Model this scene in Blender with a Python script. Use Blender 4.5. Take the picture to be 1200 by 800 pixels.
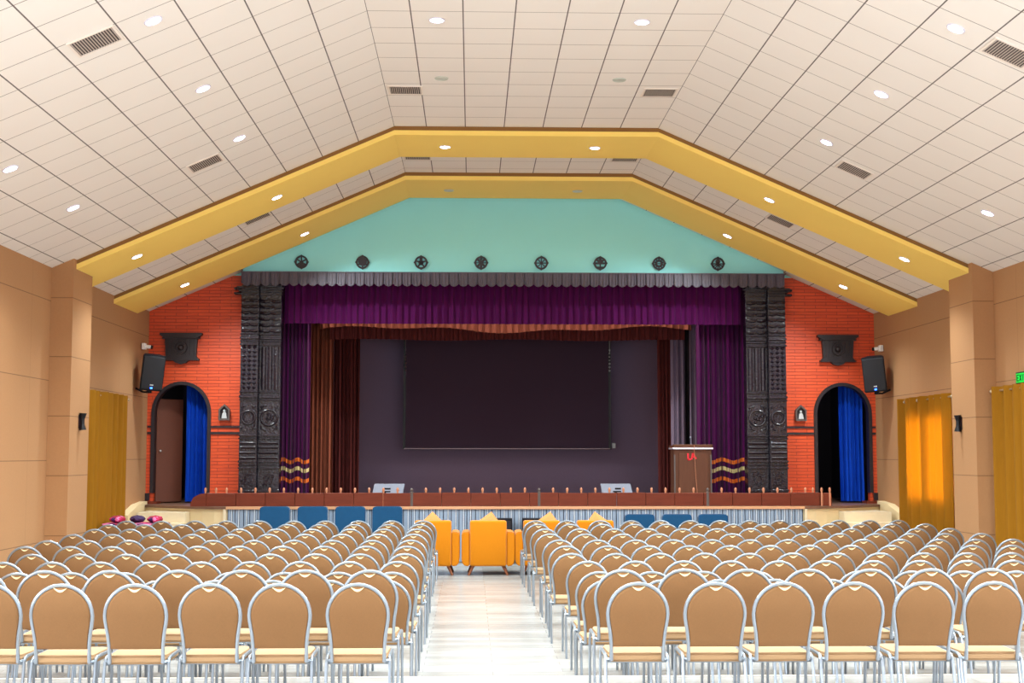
import bpy, bmesh, math, random
from mathutils import Vector, Matrix
random.seed(7)
PI = math.pi
sc = bpy.context.scene
C = sc.collection
for o in list(bpy.data.objects): bpy.data.objects.remove(o)

# ------------------------------------------------------------------ camera
F_PX, YAW, PITCH, ROLL = 1597.8, .0294, .083, .0004
cd = bpy.data.cameras.new('camera'); cam = bpy.data.objects.new('camera', cd); C.objects.link(cam)
cd.sensor_width = 36; cd.lens = F_PX * 36 / 1200; cd.clip_end = 200
cam.location = (-.8183, 0, 1.924)
cam.rotation_euler = (Matrix.Rotation(-YAW, 3, 'Z') @ Matrix.Rotation(PI/2 + PITCH, 3, 'X') @ Matrix.Rotation(ROLL, 3, 'Z')).to_euler()
sc.camera = cam

# ------------------------------------------------------------------ world, exposure, added fill lamps out of view
sc.view_settings.view_transform = 'Standard'; sc.view_settings.look = 'None'
sc.view_settings.exposure = 1.2; sc.view_settings.gamma = 1; sc.view_settings.use_curve_mapping = False
w = bpy.data.worlds.new('world'); sc.world = w; w.use_nodes = True
w.node_tree.nodes['Background'].inputs[0].default_value = (.75, .85, 1, 1)
w.node_tree.nodes['Background'].inputs[1].default_value = 1.0
DOWN_W = 215       # watts of one downlight
REAR_FILL_W = 130  # watts of one rear fill lamp
SIDE_FILL_W = 150      # watts of one unseen side lamp, added as soft fill       
def area(name, loc, rot, sx, sy, watts, col):
    l = bpy.data.lights.new(name, 'AREA'); l.shape = 'RECTANGLE'; l.size = sx; l.size_y = sy; l.energy = watts; l.color = col
    o = bpy.data.objects.new(name, l); C.objects.link(o); o.location = loc; o.rotation_euler = rot; return o
for i, x in enumerate((-4.6, 0, 4.6)):
    area('window_daylight', (x, -11.85, 2.4), (PI/2 + .5, 0, 0), 3.4, 4.0, REAR_FILL_W, (.85, .98, 1.08))  # unseen lamps added behind the camera, tilted up to fill ceiling and chair backs
for s_ in (-1, 1):
    for y in (-8.4, -3.4, 1.6, 6.6):
        area('side_window_daylight', (s_*6.9, y, 1.9), (0, s_*(PI/2 + .45), 0), 2.2, 2.6, SIDE_FILL_W, (.85, .98, 1.08))  # no windows built here: added lamps that brighten the ceiling and walls

area('stage_border_light', (0, 27.4, 6.3), (math.radians(-20), 0, 0), 7.5, .3, 110, (1, .93, .95))  # unseen lamp added behind the valance to lift the backdrop and drapes

# ------------------------------------------------------------------ materials
def srgb(*c):
    return tuple((v/255/12.92 if v/255 <= .04045 else ((v/255+.055)/1.055)**2.4) for v in c[:3]) + (1,)
def nt(m): return m.node_tree.nodes, m.node_tree.links
def mat(name, col, rough=.6, metal=0., noise=0., nscale=20., bump=0., bscale=200., spec=None, sheen=0., coat=0., emit=None, estr=0., stretch=(1,1,1)):
    m = bpy.data.materials.new(name); m.use_nodes = True; N, L = nt(m); b = N['Principled BSDF']
    col = srgb(*col)
    b.inputs['Base Color'].default_value = col; b.inputs['Roughness'].default_value = rough; b.inputs['Metallic'].default_value = metal
    if spec is not None: b.inputs['Specular IOR Level'].default_value = spec
    if sheen: b.inputs['Sheen Weight'].default_value = sheen
    if coat: b.inputs['Coat Weight'].default_value = coat; b.inputs['Coat Roughness'].default_value = .15
    if emit: b.inputs['Emission Color'].default_value = srgb(*emit); b.inputs['Emission Strength'].default_value = estr
    tc = N.new('ShaderNodeTexCoord'); mp = N.new('ShaderNodeMapping'); mp.inputs['Scale'].default_value = stretch
    L.new(tc.outputs['Object'], mp.inputs[0])
    m['co'] = 1
    if noise:
        n = N.new('ShaderNodeTexNoise'); n.inputs['Scale'].default_value = nscale; n.inputs['Detail'].default_value = 4
        L.new(mp.outputs[0], n.inputs['Vector'])
        mx = N.new('ShaderNodeMix'); mx.data_type = 'RGBA'
        mx.inputs[6].default_value = tuple(c*(1-noise) for c in col[:3]) + (1,); mx.inputs[7].default_value = tuple(min(1, c*(1+noise)) for c in col[:3]) + (1,)
        L.new(n.outputs[0], mx.inputs[0]); L.new(mx.outputs[2], b.inputs['Base Color'])
    if bump:
        n2 = N.new('ShaderNodeTexNoise'); n2.inputs['Scale'].default_value = bscale
        L.new(mp.outputs[0], n2.inputs['Vector'])
        bp = N.new('ShaderNodeBump'); bp.inputs['Strength'].default_value = bump; bp.inputs['Distance'].default_value = .01
        L.new(n2.outputs[0], bp.inputs['Height']); L.new(bp.outputs[0], b.inputs['Normal'])
    return m
def line_mask(N, L, src, pitch, phase, width):
    """1 on thin lines every pitch metres of src"""
    def M(op, a, b=None):
        n = N.new('ShaderNodeMath'); n.operation = op
        for i, v in enumerate((a, b)):
            if v is None: continue
            if isinstance(v, (int, float)): n.inputs[i].default_value = v
            else: L.new(v, n.inputs[i])
        return n.outputs[0]
    x = M('FRACT', M('DIVIDE', M('SUBTRACT', src, phase - pitch/2 - 1000*pitch), pitch))
    return M('LESS_THAN', M('ABSOLUTE', M('SUBTRACT', x, .5)), width/2/pitch), M
def seam(m, comp, pitch, phase, width, col, coord='Object'):
    """draw seam lines over the material's base colour"""
    N, L = nt(m); b = N['Principled BSDF']; col = srgb(*col)
    tc = N.new('ShaderNodeTexCoord'); sp = N.new('ShaderNodeSeparateXYZ'); L.new(tc.outputs[coord], sp.inputs[0])
    msk, M = line_mask(N, L, sp.outputs[comp], pitch, phase, width)
    mx = N.new('ShaderNodeMix'); mx.data_type = 'RGBA'; L.new(msk, mx.inputs[0])
    prev = b.inputs['Base Color'].links[0].from_socket if b.inputs['Base Color'].links else None
    if prev: L.new(prev, mx.inputs[6])
    else: mx.inputs[6].default_value = b.inputs['Base Color'].default_value
    mx.inputs[7].default_value = col; L.new(mx.outputs[2], b.inputs['Base Color'])
def brick(name, c1, c2, mortar, bw, bh, ms, rough, swap, bump=.3, noise=True, offset=.5):
    m = bpy.data.materials.new(name); m.use_nodes = True; N, L = nt(m); b = N['Principled BSDF']; b.inputs['Roughness'].default_value = rough
    tc = N.new('ShaderNodeTexCoord'); sp = N.new('ShaderNodeSeparateXYZ'); cb = N.new('ShaderNodeCombineXYZ')
    L.new(tc.outputs['Object'], sp.inputs[0]); L.new(sp.outputs[0], cb.inputs[0]); L.new(sp.outputs[swap], cb.inputs[1])
    t = N.new('ShaderNodeTexBrick'); L.new(cb.outputs[0], t.inputs[0])
    t.inputs['Color1'].default_value = srgb(*c1); t.inputs['Color2'].default_value = srgb(*c2); t.inputs['Mortar'].default_value = srgb(*mortar)
    t.inputs['Scale'].default_value = 1; t.inputs['Brick Width'].default_value = bw; t.inputs['Row Height'].default_value = bh
    t.inputs['Mortar Size'].default_value = ms; t.offset = offset; t.inputs['Mortar Smooth'].default_value = .3
    out = t.outputs[0]
    if noise:
        n = N.new('ShaderNodeTexNoise'); n.inputs['Scale'].default_value = 3; n.inputs['Detail'].default_value = 6
        mp = N.new('ShaderNodeMapping'); mp.inputs['Scale'].default_value = (1, 9, 1); L.new(cb.outputs[0], mp.inputs[0]); L.new(mp.outputs[0], n.inputs['Vector'])
        rp = N.new('ShaderNodeMapRange'); rp.inputs[1].default_value = .3; rp.inputs[2].default_value = .7; rp.inputs[3].default_value = .86; rp.inputs[4].default_value = 1.06
        L.new(n.outputs[0], rp.inputs[0])
        mx = N.new('ShaderNodeMix'); mx.data_type = 'RGBA'; mx.blend_type = 'MULTIPLY'; mx.inputs[0].default_value = 1
        L.new(out, mx.inputs[6]); L.new(rp.outputs[0], mx.inputs[7]); out = mx.outputs[2]
    L.new(out, b.inputs['Base Color'])
    if bump:
        bp = N.new('ShaderNodeBump'); bp.inputs['Strength'].default_value = bump; bp.inputs['Distance'].default_value = .01; bp.invert = True
        L.new(t.outputs['Fac'], bp.inputs['Height']); L.new(bp.outputs[0], b.inputs['Normal'])
    return m

M = {}
M['floor'] = brick('floor_planks', (178,174,169), (158,153,148), (134,129,125), 1.25, .19, .003, .22, 1, .1)
M['platform'] = brick('platform_planks', (172,167,162), (162,156,151), (138,132,127), 1.25, .19, .003, .25, 1, .1)
M['nosing'] = mat('platform_nosing', (214,198,182), .4, noise=.05)
M['tile'] = mat('ceiling_tile', (232,225,219), .9, noise=.02, nscale=2)
seam(M['tile'], 1, .6, 19.734, .012, (138,126,120), 'UV')
seam(M['tile'], 0, .588, 0, .015, (104,94,92), 'UV')
M['yellow'] = mat('beam_yellow', (255,218,112), .7, noise=.02, nscale=3)
M['brown_groove'] = mat('beam_groove_brown', (140,96,44), .8)
M['tan'] = mat('wall_fabric', (172,124,82), .95, noise=.06, nscale=40, bump=.15)
seam(M['tan'], 2, 1.17, 1.84, .012, (126,88,56)); seam(M['tan'], 1, 2.42, 19.3, .008, (150,108,70))
M['tan_pil'] = mat('pilaster_fabric', (172,124,82), .95, noise=.06, nscale=40, bump=.15)
seam(M['tan_pil'], 2, .87, 1.62, .012, (126,88,56))
M['teal'] = mat('teal_paint', (158,236,236), .8, noise=.03, nscale=1.5)
M['red'] = brick('red_tile', (222,80,32), (210,72,28), (150,48,24), .42, .062, .005, .55, 2, .6)
M['black_trim'] = mat('black_trim', (34,26,32), .4)
M['lacquer'] = mat('carved_lacquer', (32,23,32), .22, noise=.35, nscale=25, bump=.9, bscale=26, coat=.1)
M['dark_wood'] = mat('dark_carved_wood', (34,22,26), .5, noise=.25, nscale=30, bump=.5, bscale=60)
M['skirt'] = mat('roof_skirt_wood', (86,76,88), .5, noise=.25, nscale=30)
M['stage_wood'] = mat('stage_floor_wood', (112,78,62), .45, noise=.15, nscale=6, stretch=(1,8,1))
M['lip'] = mat('stage_lip', (206,150,110), .35, noise=.1)
M['rail_wood'] = mat('rail_wood', (108,46,28), .5, spec=.2, noise=.3, nscale=3, stretch=(1,1,6))
M['rail_post'] = mat('rail_post_wood', (186,120,88), .35)
M['rail_joint'] = mat('rail_joint_grey', (88,76,72), .4)
M['slat'] = mat('slat_blue_grey', (136,150,170), .45, noise=.1, nscale=8)
M['slat_light'] = mat('slat_light', (214,220,230), .4)
M['slat_back'] = mat('slat_recess', (64,70,86), .7)
M['cream'] = mat('cream_plaster', (226,202,158), .6, noise=.05, nscale=4)
M['stone'] = mat('step_stone', (222,204,172), .35, noise=.05)
M['backdrop'] = mat('stage_backdrop', (150,128,152), .9, spec=.1, noise=.05)
M['house'] = mat('stage_house', (40,32,36), .95)
M['screen'] = mat('projection_screen_dark', (78,60,76), .85, spec=.1)
M['screen_edge'] = mat('screen_edge', (22,16,22), .5)
M['screen_bar'] = mat('screen_bar', (120,100,104), .3, .5)
M['purple'] = mat('purple_velvet', (78,6,70), .8, spec=.12, sheen=.05, noise=.15, nscale=5)
M['band_orange'] = mat('band_orange', (245,130,48), .6)
M['band_cream'] = mat('band_cream', (240,222,160), .6)
M['brown_drape'] = mat('brown_drape', (152,86,64), .85, spec=.15, noise=.12, nscale=6)
M['maroon_drape'] = mat('maroon_drape', (98,44,42), .85, spec=.15, noise=.12, nscale=6)
M['grey_drape'] = mat('grey_drape', (130,114,132), .85, spec=.15, noise=.1)
M['blue_drape'] = mat('blue_drape', (6,62,176), .75, spec=.15, noise=.12, nscale=6)
M['passage'] = mat('passage_wall', (74,54,50), .9)
M['door_orange'] = mat('door_leaf_orange_brown', (100,50,32), .6, noise=.1)
M['chrome'] = mat('silver_tube', (142,150,160), .3, .6, spec=.6)
M['chair_fabric'] = mat('chair_tan_fabric', (122,84,48), .92, noise=.10, nscale=90, bump=.12, bscale=400)
M['seat_fabric'] = mat('seat_tan_fabric', (160,126,90), .92, noise=.06, nscale=90, bump=.1, bscale=400)  # same cloth as the backs, with overhead light on the seats painted in
M['grip'] = mat('pale_grip', (246,216,170), .6)
M['orange'] = mat('orange_upholstery', (196,116,10), .9, spec=.1, noise=.05, nscale=30, sheen=.2)
M['leg_wood'] = mat('walnut_leg', (140,78,44), .4, noise=.2)
M['cushion'] = mat('tan_cushion', (206,132,72), .85, noise=.1)
M['blue_uph'] = mat('blue_upholstery', (12,66,104), .85, noise=.12, nscale=12, sheen=.2, spec=.2)
M['black_leg'] = mat('black_metal', (30,30,34), .4, .5)
M['speaker'] = mat('speaker_black', (12,10,18), .55, spec=.25, noise=.1)
M['grille'] = mat('speaker_grille', (16,14,22), .7, bump=.4, bscale=500)
M['white_plastic'] = mat('white_plastic', (240,238,236), .4)
M['led'] = mat('blue_led', (40,90,255), .4, emit=(40,90,255), estr=4)
M['badge'] = mat('badge_grey', (190,190,190), .4)
M['vent_dark'] = mat('vent_dark', (70,60,60), .8)
M['vent_slat'] = mat('vent_slat', (190,176,166), .5)
M['vent_frame'] = mat('vent_frame', (232,220,210), .6)
M['lamp_on'] = mat('lamp_lit', (255,255,255), .4, emit=(235,228,255), estr=14)
M['lamp_ring'] = mat('lamp_ring', (226,220,240), .4)
M['lamp_off'] = mat('lamp_unlit', (196,200,190), .4)
M['grey_panel'] = mat('monitor_grey', (118,120,134), .5)
M['lectern'] = mat('lectern_wood', (92,54,36), .5, spec=.25, noise=.18, nscale=4, stretch=(6,6,1))
M['lectern_trim'] = mat('lectern_trim', (222,214,226), .25, .4)
M['red_letter'] = mat('red_letter', (238,24,44), .4)
M['pink'] = mat('pink_cloth', (214,44,110), .8, noise=.5, nscale=14)
N_, L_ = nt(M['pink']); v_ = N_.new('ShaderNodeTexVoronoi'); v_.inputs['Scale'].default_value = 11
tc_ = N_.new('ShaderNodeTexCoord'); L_.new(tc_.outputs['Object'], v_.inputs['Vector']); cr_ = N_.new('ShaderNodeValToRGB'); cr_.color_ramp.interpolation = 'CONSTANT'
for p_, c_ in ((.0, (190,26,84)), (.35, (226,120,170)), (.5, (150,20,50)), (.72, (60,26,84)), (.82, (214,60,120))):
    e_ = cr_.color_ramp.elements[0] if p_ == 0 else cr_.color_ramp.elements.new(p_)
    e_.color = srgb(*c_)
L_.new(v_.outputs['Color'], cr_.inputs[0]); L_.new(cr_.outputs[0], N_['Principled BSDF'].inputs['Base Color'])
M['pink_dark'] = mat('cloth_dark_motif', (50,24,70), .8)
M['pink_pale'] = mat('cloth_pale_motif', (236,170,190), .8)
M['exit_green'] = mat('exit_green', (20,150,50), .4, emit=(10,170,50), estr=.8)
M['exit_black'] = mat('exit_black', (16,20,20), .4)
M['rod'] = mat('curtain_rod_metal', (190,170,140), .3, .7)
M['window_light'] = mat('daylit_pane', (255,250,240), .4, emit=(250,246,215), estr=9)
M['window_light_dim'] = mat('daylit_pane_dim', (255,250,240), .4, emit=(255,236,200), estr=1.5)
M['frame_white'] = mat('window_frame_white', (220,214,204), .5)
def curtain_mat(name, col, trans):
    m = mat(name, col, .9, noise=.1, nscale=5, stretch=(6,6,1), spec=.1); N, L = nt(m); b = N['Principled BSDF']
    t = N.new('ShaderNodeBsdfTranslucent'); t.inputs[0].default_value = srgb(255,196,60); ms = N.new('ShaderNodeMixShader'); ms.inputs[0].default_value = trans
    L.new(b.outputs[0], ms.inputs[1]); L.new(t.outputs[0], ms.inputs[2]); L.new(ms.outputs[0], N['Material Output'].inputs[0]); return m
M['mustard_lined'] = mat('mustard_lined_curtain', (142,94,22), .95, noise=.1, nscale=5, stretch=(6,6,1), spec=.1)
M['mustard'] = curtain_mat('mustard_curtain', (142,94,20), .22)

# ------------------------------------------------------------------ helpers
def obj(name, bm, m, parent=None, smooth=False, kind=None):
    me = bpy.data.meshes.new(name); bmesh.ops.recalc_face_normals(bm, faces=bm.faces); bm.to_mesh(me); bm.free()
    if smooth:
        for p in me.polygons: p.use_smooth = True
        try: me.set_sharp_from_angle(angle=math.radians(40))
        except Exception: pass
    me.materials.append(M[m] if isinstance(m, str) else m)
    o = bpy.data.objects.new(name, me); C.objects.link(o)
    if parent: o.parent = parent
    if kind: o['kind'] = kind
    return o
def tag(o, label, cat, group=None):
    o['label'] = label; o['category'] = cat
    if group: o['group'] = group
    return o
def thing(name, label, cat, loc=(0,0,0), rz=0, group=None):
    o = bpy.data.objects.new(name, None); C.objects.link(o); o.location = loc; o.rotation_euler = (0,0,rz); o.empty_display_size = .1
    return tag(o, label, cat, group)
def struct(name, bm, m, **k): return obj(name, bm, m, kind='structure', **k)
def B(): return bmesh.new()
def box(bm, x0, x1, y0, y1, z0, z1, bev=0, seg=2, mtx=None):
    r = bmesh.ops.create_cube(bm, size=1); vs = r['verts']
    for v in vs: v.co = Vector(((x0+x1)/2 + v.co.x*(x1-x0), (y0+y1)/2 + v.co.y*(y1-y0), (z0+z1)/2 + v.co.z*(z1-z0)))
    if bev:
        es = list({e for v in vs for e in v.link_edges})
        rr = bmesh.ops.bevel(bm, geom=vs+es, offset=bev, segments=seg, affect='EDGES', profile=.5)
        vs = list({v for f in rr['faces'] for v in f.verts} | {v for v in vs if v.is_valid})
    if mtx: bmesh.ops.transform(bm, matrix=mtx, verts=vs)
    return bm
def tube(bm, pts, r, n=8, closed=False, cap=True):
    pts = [Vector(p) for p in pts]; rings = []; N = len(pts)
    rs = r if isinstance(r, (list, tuple)) else [r]*N
    prev = None
    for i, p in enumerate(pts):
        a = pts[(i-1) % N] if (closed or i) else p; b = pts[(i+1) % N] if (closed or i < N-1) else p
        d = (b-a).normalized()
        if prev is None:
            ref = Vector((0,0,1)) if abs(d.z) < .9 else Vector((0,1,0)); u = d.cross(ref).normalized()
        else: u = (prev - d*prev.dot(d)).normalized()
        v = d.cross(u); prev = u
        rings.append([bm.verts.new(p + (u*math.cos(2*PI*k/n) + v*math.sin(2*PI*k/n))*rs[i]) for k in range(n)])
    for i in range(N if closed else N-1):
        A, Bq = rings[i], rings[(i+1) % N]
        for k in range(n): bm.faces.new((A[k], A[(k+1) % n], Bq[(k+1) % n], Bq[k]))
    if cap and not closed: bm.faces.new(rings[0]); bm.faces.new(rings[-1])
    return bm
def prism(bm, poly, a0, a1, axis='y'):
    """extrude a 2D outline; axis y: outline in xz; axis z: outline in xy; axis x: outline in yz"""
    def P(p, a): return {'y': (p[0], a, p[1]), 'z': (p[0], p[1], a), 'x': (a, p[0], p[1])}[axis]
    A = [bm.verts.new(P(p, a0)) for p in poly]; Bv = [bm.verts.new(P(p, a1)) for p in poly]
    bm.faces.new(A); bm.faces.new(Bv[::-1]); n = len(poly)
    for i in range(n): bm.faces.new((A[i], A[(i+1) % n], Bv[(i+1) % n], Bv[i]))
    return bm
def disc(bm, c, r, y0, y1, n=24, axis='y'):
    return prism(bm, [(c[0]+r*math.cos(2*PI*k/n), c[1]+r*math.sin(2*PI*k/n)) for k in range(n)], y0, y1, axis)
def ring_poly(bm, c, ro, ri, y0, y1, n=28, lobes=0):
    def R(k): return ro*(1 + (.13*max(0, math.cos(4*(2*PI*k/n)-0))**6 if lobes else 0))
    vs = []
    for k in range(n):
        t = 2*PI*k/n; co, si = math.cos(t), math.sin(t); a = R(k)
        vs.append([bm.verts.new((c[0]+a*co, y0, c[1]+a*si)), bm.verts.new((c[0]+a*co, y1, c[1]+a*si)), bm.verts.new((c[0]+ri*co, y1, c[1]+ri*si)), bm.verts.new((c[0]+ri*co, y0, c[1]+ri*si))])
    for k in range(n):
        a, b = vs[k], vs[(k+1) % n]
        for j in range(4): bm.faces.new((a[j], a[(j+1) % 4], b[(j+1) % 4], b[j]))
    return bm
def wave(t, n, seed=0): return math.sin(2*PI*n*t + seed) * .75 + .25*math.sin(2*PI*n*2.3*t + seed*2.1) + .25*math.sin(2*PI*n*.37*t + seed)
def drape(bm, a0, a1, z0, z1, n, amp, base, axis='x', thick=.012, seed=0, per=10, taper=0, nz=6, zlow=None, pinch=0, lobes=0):
    """hanging pleated cloth from a0 to a1; base is its depth; closed thin slab"""
    cols = int(n*per*(2 if lobes else 1)); front, back = [], []
    for side, lst in ((0, front), (1, back)):
        for i in range(cols+1):
            t = i/cols; col = []
            for j in range(nz+1):
                s = j/nz
                lo = zlow(t) if zlow else z0
                z = lo + (z1-lo)*s
                ap = amp*(1 - taper*s); w_ = wave(t + .012*math.sin(3*s+seed)*pinch, n, seed)*ap
                a = a0 + (a1-a0)*t
                if lobes:      # broad rounded pleats with narrow creases, standing out towards the room
                    tt = t + .012*math.sin(5*t*n+seed)
                    w_ = lobes*ap*(2*abs(math.sin(PI*n*tt))**2.6 * (.8+.2*math.sin(3.7*n*t+seed)) - .8)
                d = base + w_ + side*thick
                col.append(bm.verts.new((a, d, z) if axis == 'x' else (d, a, z)))
            lst.append(col)
    for lst in (front, back):
        for i in range(cols):
            for j in range(nz): bm.faces.new((lst[i][j], lst[i+1][j], lst[i+1][j+1], lst[i][j+1]))
    for i in range(cols):
        for j in (0, nz): bm.faces.new((front[i][j], front[i+1][j], back[i+1][j], back[i][j]))
    for i in (0, cols):
        for j in range(nz): bm.faces.new((front[i][j], front[i][j+1], back[i][j+1], back[i][j]))
    return bm
def children(o): return [c for c in ALL if c.parent == o]
def copy_tree(o, kids):
    """kids: list of (child, [grandchildren]); returns a copied thing with copied parts"""
    r = o.copy(); C.objects.link(r)
    for c, gs in kids:
        k = c.copy(); C.objects.link(k); k.parent = r
        for g in gs:
            q = g.copy(); C.objects.link(q); q.parent = k
    return r
def kids_of(o):
    return [(c, list(c.children)) for c in o.children]

# ------------------------------------------------------------------ setting
W, ZF, ZE, XC = 7.02, 6.874, 4.674, 2.0
SL = (ZF-ZE)/(W-XC)
def zc(x): return ZF if abs(x) <= XC else ZF - SL*(abs(x)-XC)
YB, YS, YW = -12.0, 24.7, 26.28     # rear wall, stage front, red wall
EDGE = 11.03                        # front edge of the raised rear platform

b = B(); box(b, -W-.1, W+.1, EDGE-.02, YS+2, -.1, 0); struct('floor', b, 'floor')
b = B(); box(b, -W-.05, W+.05, YB-.1, EDGE-.03, -.1, .17); struct('floor', b, 'platform')
b = B(); box(b, -W, W, EDGE-.03, EDGE, .0, .172); struct('trim_1', b, 'nosing')
# ceiling with its own tile coordinates (distance across, distance along)
b = B(); uv = b.loops.layers.uv.new('UVMap')
prof = [(-W, ZE), (-XC, ZF), (XC, ZF), (W, ZE)]
Ls = math.hypot(W-XC, ZF-ZE)
for i, (p, q) in enumerate(zip(prof, prof[1:])):
    vs = [b.verts.new(c) for c in ((p[0], YB, p[1]), (q[0], YB, q[1]), (q[0], YW, q[1]), (p[0], YW, p[1]))]
    f = b.faces.new(vs)
    u = {0: (-Ls, 0), 1: (-2.0+1.5176, 2.0+1.5176), 2: (0, Ls)}[i]
    for l, (uu, vv) in zip(f.loops, ((u[0], YB), (u[1], YB), (u[1], YW), (u[0], YW))): l[uv].uv = (uu, vv)
r = bmesh.ops.extrude_face_region(b, geom=b.faces[:]); bmesh.ops.translate(b, verts=[v for v in r['geom'] if isinstance(v, bmesh.types.BMVert)], vec=(0,0,.12))
struct('ceiling', b, 'tile')
b = B(); box(b, -W-.2, -W, YB-.2, YW+.1, 0, ZE+.1); struct('wall_left', b, 'tan')
b = B(); box(b, W, W+.2, YB-.2, YW+.1, 0, ZE+.1); struct('wall_right', b, 'tan')
# rear wall; its three tall glazed openings are unseen, added for the fill lamps
b = B()
for x0, x1 in ((-W-.1, -6.3), (-2.9, -1.7), (1.7, 2.9), (6.3, W+.1)): box(b, x0, x1, YB-.2, YB, .17, 4.5)
b2 = B(); prism(b2, [(-W-.1, 4.4), (W+.1, 4.4), (W+.1, ZE+.05), (XC, ZF+.1), (-XC, ZF+.1), (-W-.1, ZE+.05)], YB-.2, YB)
struct('wall_back', b, 'tan'); struct('wall_back', b2, 'tan')
for i, x in enumerate((-4.6, 0, 4.6)):
    b = B()
    for k in range(5): box(b, x-1.7+k*.85-.03, x-1.7+k*.85+.03, YB-.14, YB-.06, .17, 4.4)
    for z in (.2, 2.4, 4.37): box(b, x-1.72, x+1.72, YB-.14, YB-.06, z-.03, z+.03)
    struct('window_%d' % (i+3), b, 'frame_white')
# beams: a yellow board under a brown recess
for n, (y0, y1) in ((2, (20.29, 21.81)), (3, (23.66, 25.34))):
    def band(d0, d1, ya, yb):
        q = B(); o = .0
        prism(q, [(-W, ZE-d0), (-XC, ZF-d0), (XC, ZF-d0), (W, ZE-d0), (W, ZE-d1), (XC, ZF-d1), (-XC, ZF-d1), (-W, ZE-d1)], ya, yb); return q
    t = struct('trim_%d' % n, band(.066, .14, y0, y1), 'yellow')
    obj('recess_strip', band(-.02, .068, y0+.02, y1-.02), 'brown_groove', t)
for n, s in ((4, -1), (5, 1)):
    b = B(); x = sorted((s*W, s*6.7)); q = [(s*6.7, 0), (s*W, 0), (s*W, ZE+.0), (s*6.7, zc(6.7)+.0)]
    prism(b, q, 20.16, 21.16); struct('trim_%d' % n, b, 'tan_pil')
# stage end wall: red tiled wings with arched openings, teal panel above
def wing(s):
    xa, xb, spring, cxx = 5.86, 6.88, 2.72, 6.37
    arch = [(s*xb, 1.0)] + [(s*(cxx + .51*math.cos(t)), spring + .55*math.sin(t)) for t in [PI*k/24 for k in range(25)]] + [(s*xa, 1.0)]
    top = [(s*5.2, 1.0), (s*5.2, 5.372), (s*5.43, 5.372), (s*(W+.02), ZE-.01), (s*(W+.02), 1.0)]
    return arch, top
for s, nm in ((-1, 'wall_stage_left'), (1, 'wall_stage_right')):
    arch, top = wing(s); b = B(); prism(b, arch + top, YW, YW+.14); struct(nm, b, 'red')
    b = B(); ao = [(s*(6.37 + .565*math.cos(t)), 2.72 + .605*math.sin(t)) for t in [PI*k/24 for k in range(25)]]
    ai = [(s*(6.37 + .50*math.cos(t)), 2.72 + .54*math.sin(t)) for t in [PI*k/24 for k in range(25)]]
    prism(b, [(s*6.935, 1.2)] + ao + [(s*5.805, 1.2), (s*5.87, 1.2)] + ai[::-1] + [(s*6.87, 1.2)], YW-.04, YW+.15); struct('trim_%d' % (6 if s < 0 else 7), b, 'black_trim')
    b = B()
    for z0, z1 in ((2.44, 2.475), (2.315, 2.36)):
        x = sorted((s*5.21, s*5.81)); box(b, x[0], x[1], YW-.02, YW, z0, z1); x = sorted((s*6.94, s*7.01)); box(b, x[0], x[1], YW-.02, YW, z0, z1)
    struct('trim_%d' % (8 if s < 0 else 9), b, 'black_trim')
    b = B(); x = sorted((s*6.94, s*W)); box(b, x[0], x[1], YW-.05, YW, 1.06, 1.2); x = sorted((s*5.2, s*5.81)); box(b, x[0], x[1], YW-.05, YW, 1.0, 1.18)
    struct('baseboard_left' if s < 0 else 'baseboard_right', b, 'black_trim')
b = B(); prism(b, [(-5.2, 5.40), (5.2, 5.40), (5.2, zc(5.2)+.02), (XC, ZF+.02), (-XC, ZF+.02), (-5.2, zc(5.2)+.02)], 26.0, 26.3); struct('wall_proscenium', b, 'teal')
for s in (-1, 1):
    b = B(); prism(b, [(s*5.2, 5.372), (s*5.44, 5.372), (s*5.2, zc(5.2)+.02)], YW, YW+.1); struct('wall_gable', b, 'teal')
# stage block
def stage_outline(o=0):
    pts = [(-5.2, YS-o), (5.2, YS-o)]
    pts += [(5.2 + (W-5.2)*k/8, YS-o + 1.15*(k/8)**1.6) for k in range(1, 9)]
    pts += [(W, 27), (-W, 27)]
    pts += [(-5.2 - (W-5.2)*k/8, YS-o + 1.15*(k/8)**1.6) for k in range(8, 0, -1)]
    return pts
b = B(); prism(b, stage_outline(), 0, .955, 'z'); struct('wall_stage_front', b, 'cream')
b = B(); prism(b, stage_outline(.05), .955, 1.0, 'z'); struct('floor_stage', b, 'stage_wood')
b = B(); box(b, -5.2, 5.2, YS-.075, YS-.05, .955, 1.005); struct('trim_10', b, 'lip')
b = B(); box(b, -7.3, 7.3, 26.9, 32.6, .8, 1.0); struct('floor_stage', b, 'stage_wood')
b = B(); box(b, -5.18, 5.18, YS-.012, YS-.002, .02, .953)
st = struct('trim_11', b, 'slat_back')
b = B(); b2 = B(); x = -5.16; k = 0
while x < 5.14:
    wd = random.choice((.03, .045, .06))
    box(b, x, x+wd, YS-.04, YS-.012, .02, .95)
    if k % 2 == 0: box(b2, x+wd+.008, x+wd+.022, YS-.046, YS-.012, .02, .95)
    x += wd + (.034 if k % 2 == 0 else .016); k += 1
obj('slat_cladding', b, 'slat', st); obj('slat_highlight_strips', b2, 'slat_light', st)  # pale strips stand between the blue-grey slats
for s in (-1, 1):
    b = B(); x = sorted((s*5.2, s*5.25)); box(b, x[0], x[1], YS-.055, YS, 0, .955); struct('trim_12', b, 'stone')
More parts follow.
